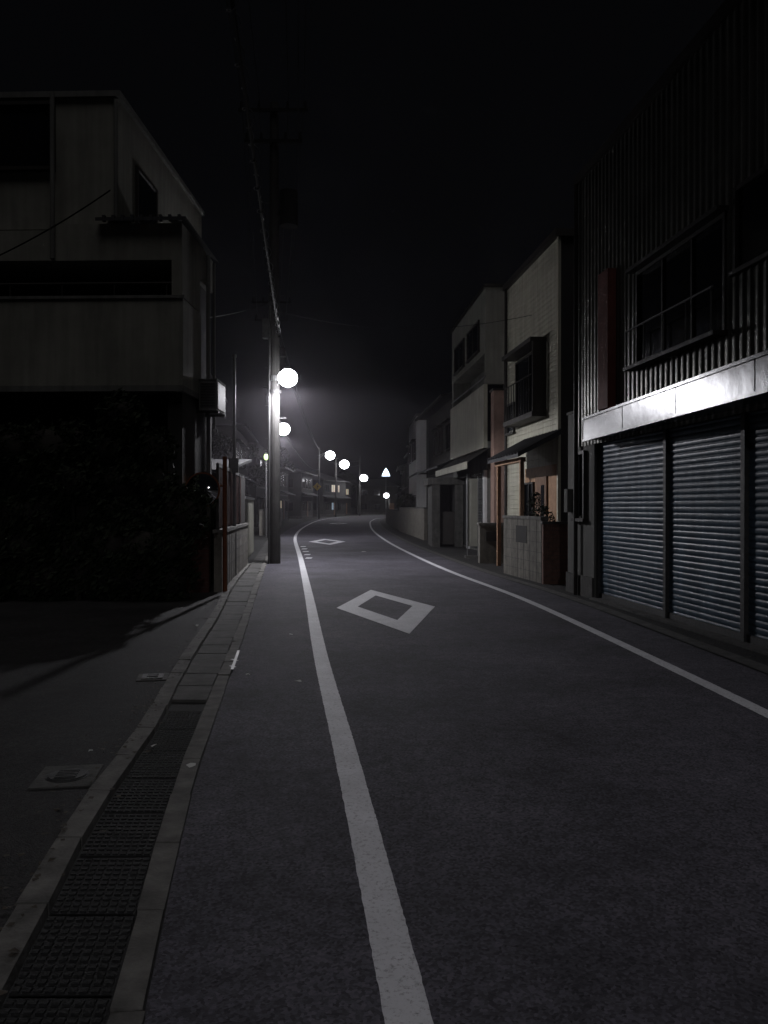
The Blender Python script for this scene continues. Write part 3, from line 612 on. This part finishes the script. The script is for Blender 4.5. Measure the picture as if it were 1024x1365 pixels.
ws=B('warning_sign',(-8.35,92),(1,0),(0,-1)); ws.cyl('post',M['steel'],(0.9,-.05,0),(.9,-.05,4.1),.04)
c=(.9,0,3.7); r_=.45; ws.add('plate',M['yellow'],[(c[0]-r_,0,c[2]),(c[0],0,c[2]-r_),(c[0]+r_,0,c[2]),(c[0],0,c[2]+r_),(c[0]-r_,-.02,c[2]),(c[0],-.02,c[2]-r_),(c[0]+r_,-.02,c[2]),(c[0],-.02,c[2]+r_)],[(0,1,2,3),(4,7,6,5),(0,4,5,1),(1,5,6,2),(2,6,7,3),(3,7,4,0)])
ws.box('symbol',M['cable'],.87,.93,.003,.008,3.5,3.92); ws.box('symbol',M['cable'],.93,1.08,.003,.008,3.68,3.74); ws.done()
ts=B('illuminated_triangle_sign',(.35,147.5),(1,0),(0,-1)); ts.cyl('post',M['steel'],(0,-.1,0),(0,-.1,7),.07)
ts.add('panel',M['signw'],[(-.75,0,6.9),(.75,0,6.9),(.45,0,7.7),(0,0,8.4),(-.45,0,7.7),(-.75,-.2,6.9),(.75,-.2,6.9),(.45,-.2,7.7),(0,-.2,8.4),(-.45,-.2,7.7)],[(0,1,2,3,4),(5,9,8,7,6),(0,5,6,1),(1,6,7,2),(2,7,8,3),(3,8,9,4),(4,9,5,0)])
ts.box('trim',M['frame'],-.8,.8,-.22,.03,6.82,6.9); ts.done()
gs=B('small_sign_light',(-5.72,40),(1,0),(0,-1)); gs.cyl('post',M['steel'],(0,-.08,0),(0,-.08,4),.035); gs.ell('lamp',M['green'],(0,0,3.9),(.11,.08,.16)); gs.cyl('cap',M['steel'],(0,0,4.03),(0,0,4.12),.1,.03); gs.done()
# ---------------------------------------------------------------- very thin night haze added to imitate lens glow around the lamps
me=bpy.data.meshes.new('lamp_glow_haze'); bm=bmesh.new(); bmesh.ops.create_cube(bm,size=1); bm.to_mesh(me); bm.free()
hz=bpy.data.objects.new('lamp_glow_haze',me); S.collection.objects.link(hz); hz.scale=(30,36,16); hz.location=(-2.6,32,7.9)
hm=bpy.data.materials.new('glow_haze'); hm.use_nodes=True; nt=hm.node_tree; nt.nodes.remove(nt.nodes['Principled BSDF'])
vsn=nt.nodes.new('ShaderNodeVolumeScatter'); vsn.inputs['Color'].default_value=(.96,.90,1,1); vsn.inputs['Density'].default_value=.0015; vsn.inputs['Anisotropy'].default_value=.70
nt.links.new(vsn.outputs[0],nt.nodes['Material Output'].inputs['Volume']); me.materials.append(hm)
# ---------------------------------------------------------------- world, skyglow, camera
W=bpy.data.worlds.new('World'); S.world=W; W.use_nodes=True
bg=W.node_tree.nodes['Background']; bg.inputs['Color'].default_value=(.75,.8,1,1); bg.inputs['Strength'].default_value=.0016
sl_=bpy.data.lights.new('night_skyglow','SUN'); sl_.energy=.28; sl_.angle=math.radians(35); sl_.color=(1,.97,1)
so=bpy.data.objects.new('night_skyglow',sl_); S.collection.objects.link(so)
dirv=Vector((-.10,.42,-1.0)); so.rotation_euler=dirv.to_track_quat('-Z','Y').to_euler()
cam=bpy.data.cameras.new('camera'); co_=bpy.data.objects.new('camera',cam); S.collection.objects.link(co_)
cam.sensor_fit='VERTICAL'; cam.sensor_height=36; cam.lens=29.0; cam.clip_end=3000; cam.clip_start=.05
co_.location=(0,0,1.5); co_.rotation_euler=(math.radians(90-.39),0,0); S.camera=co_
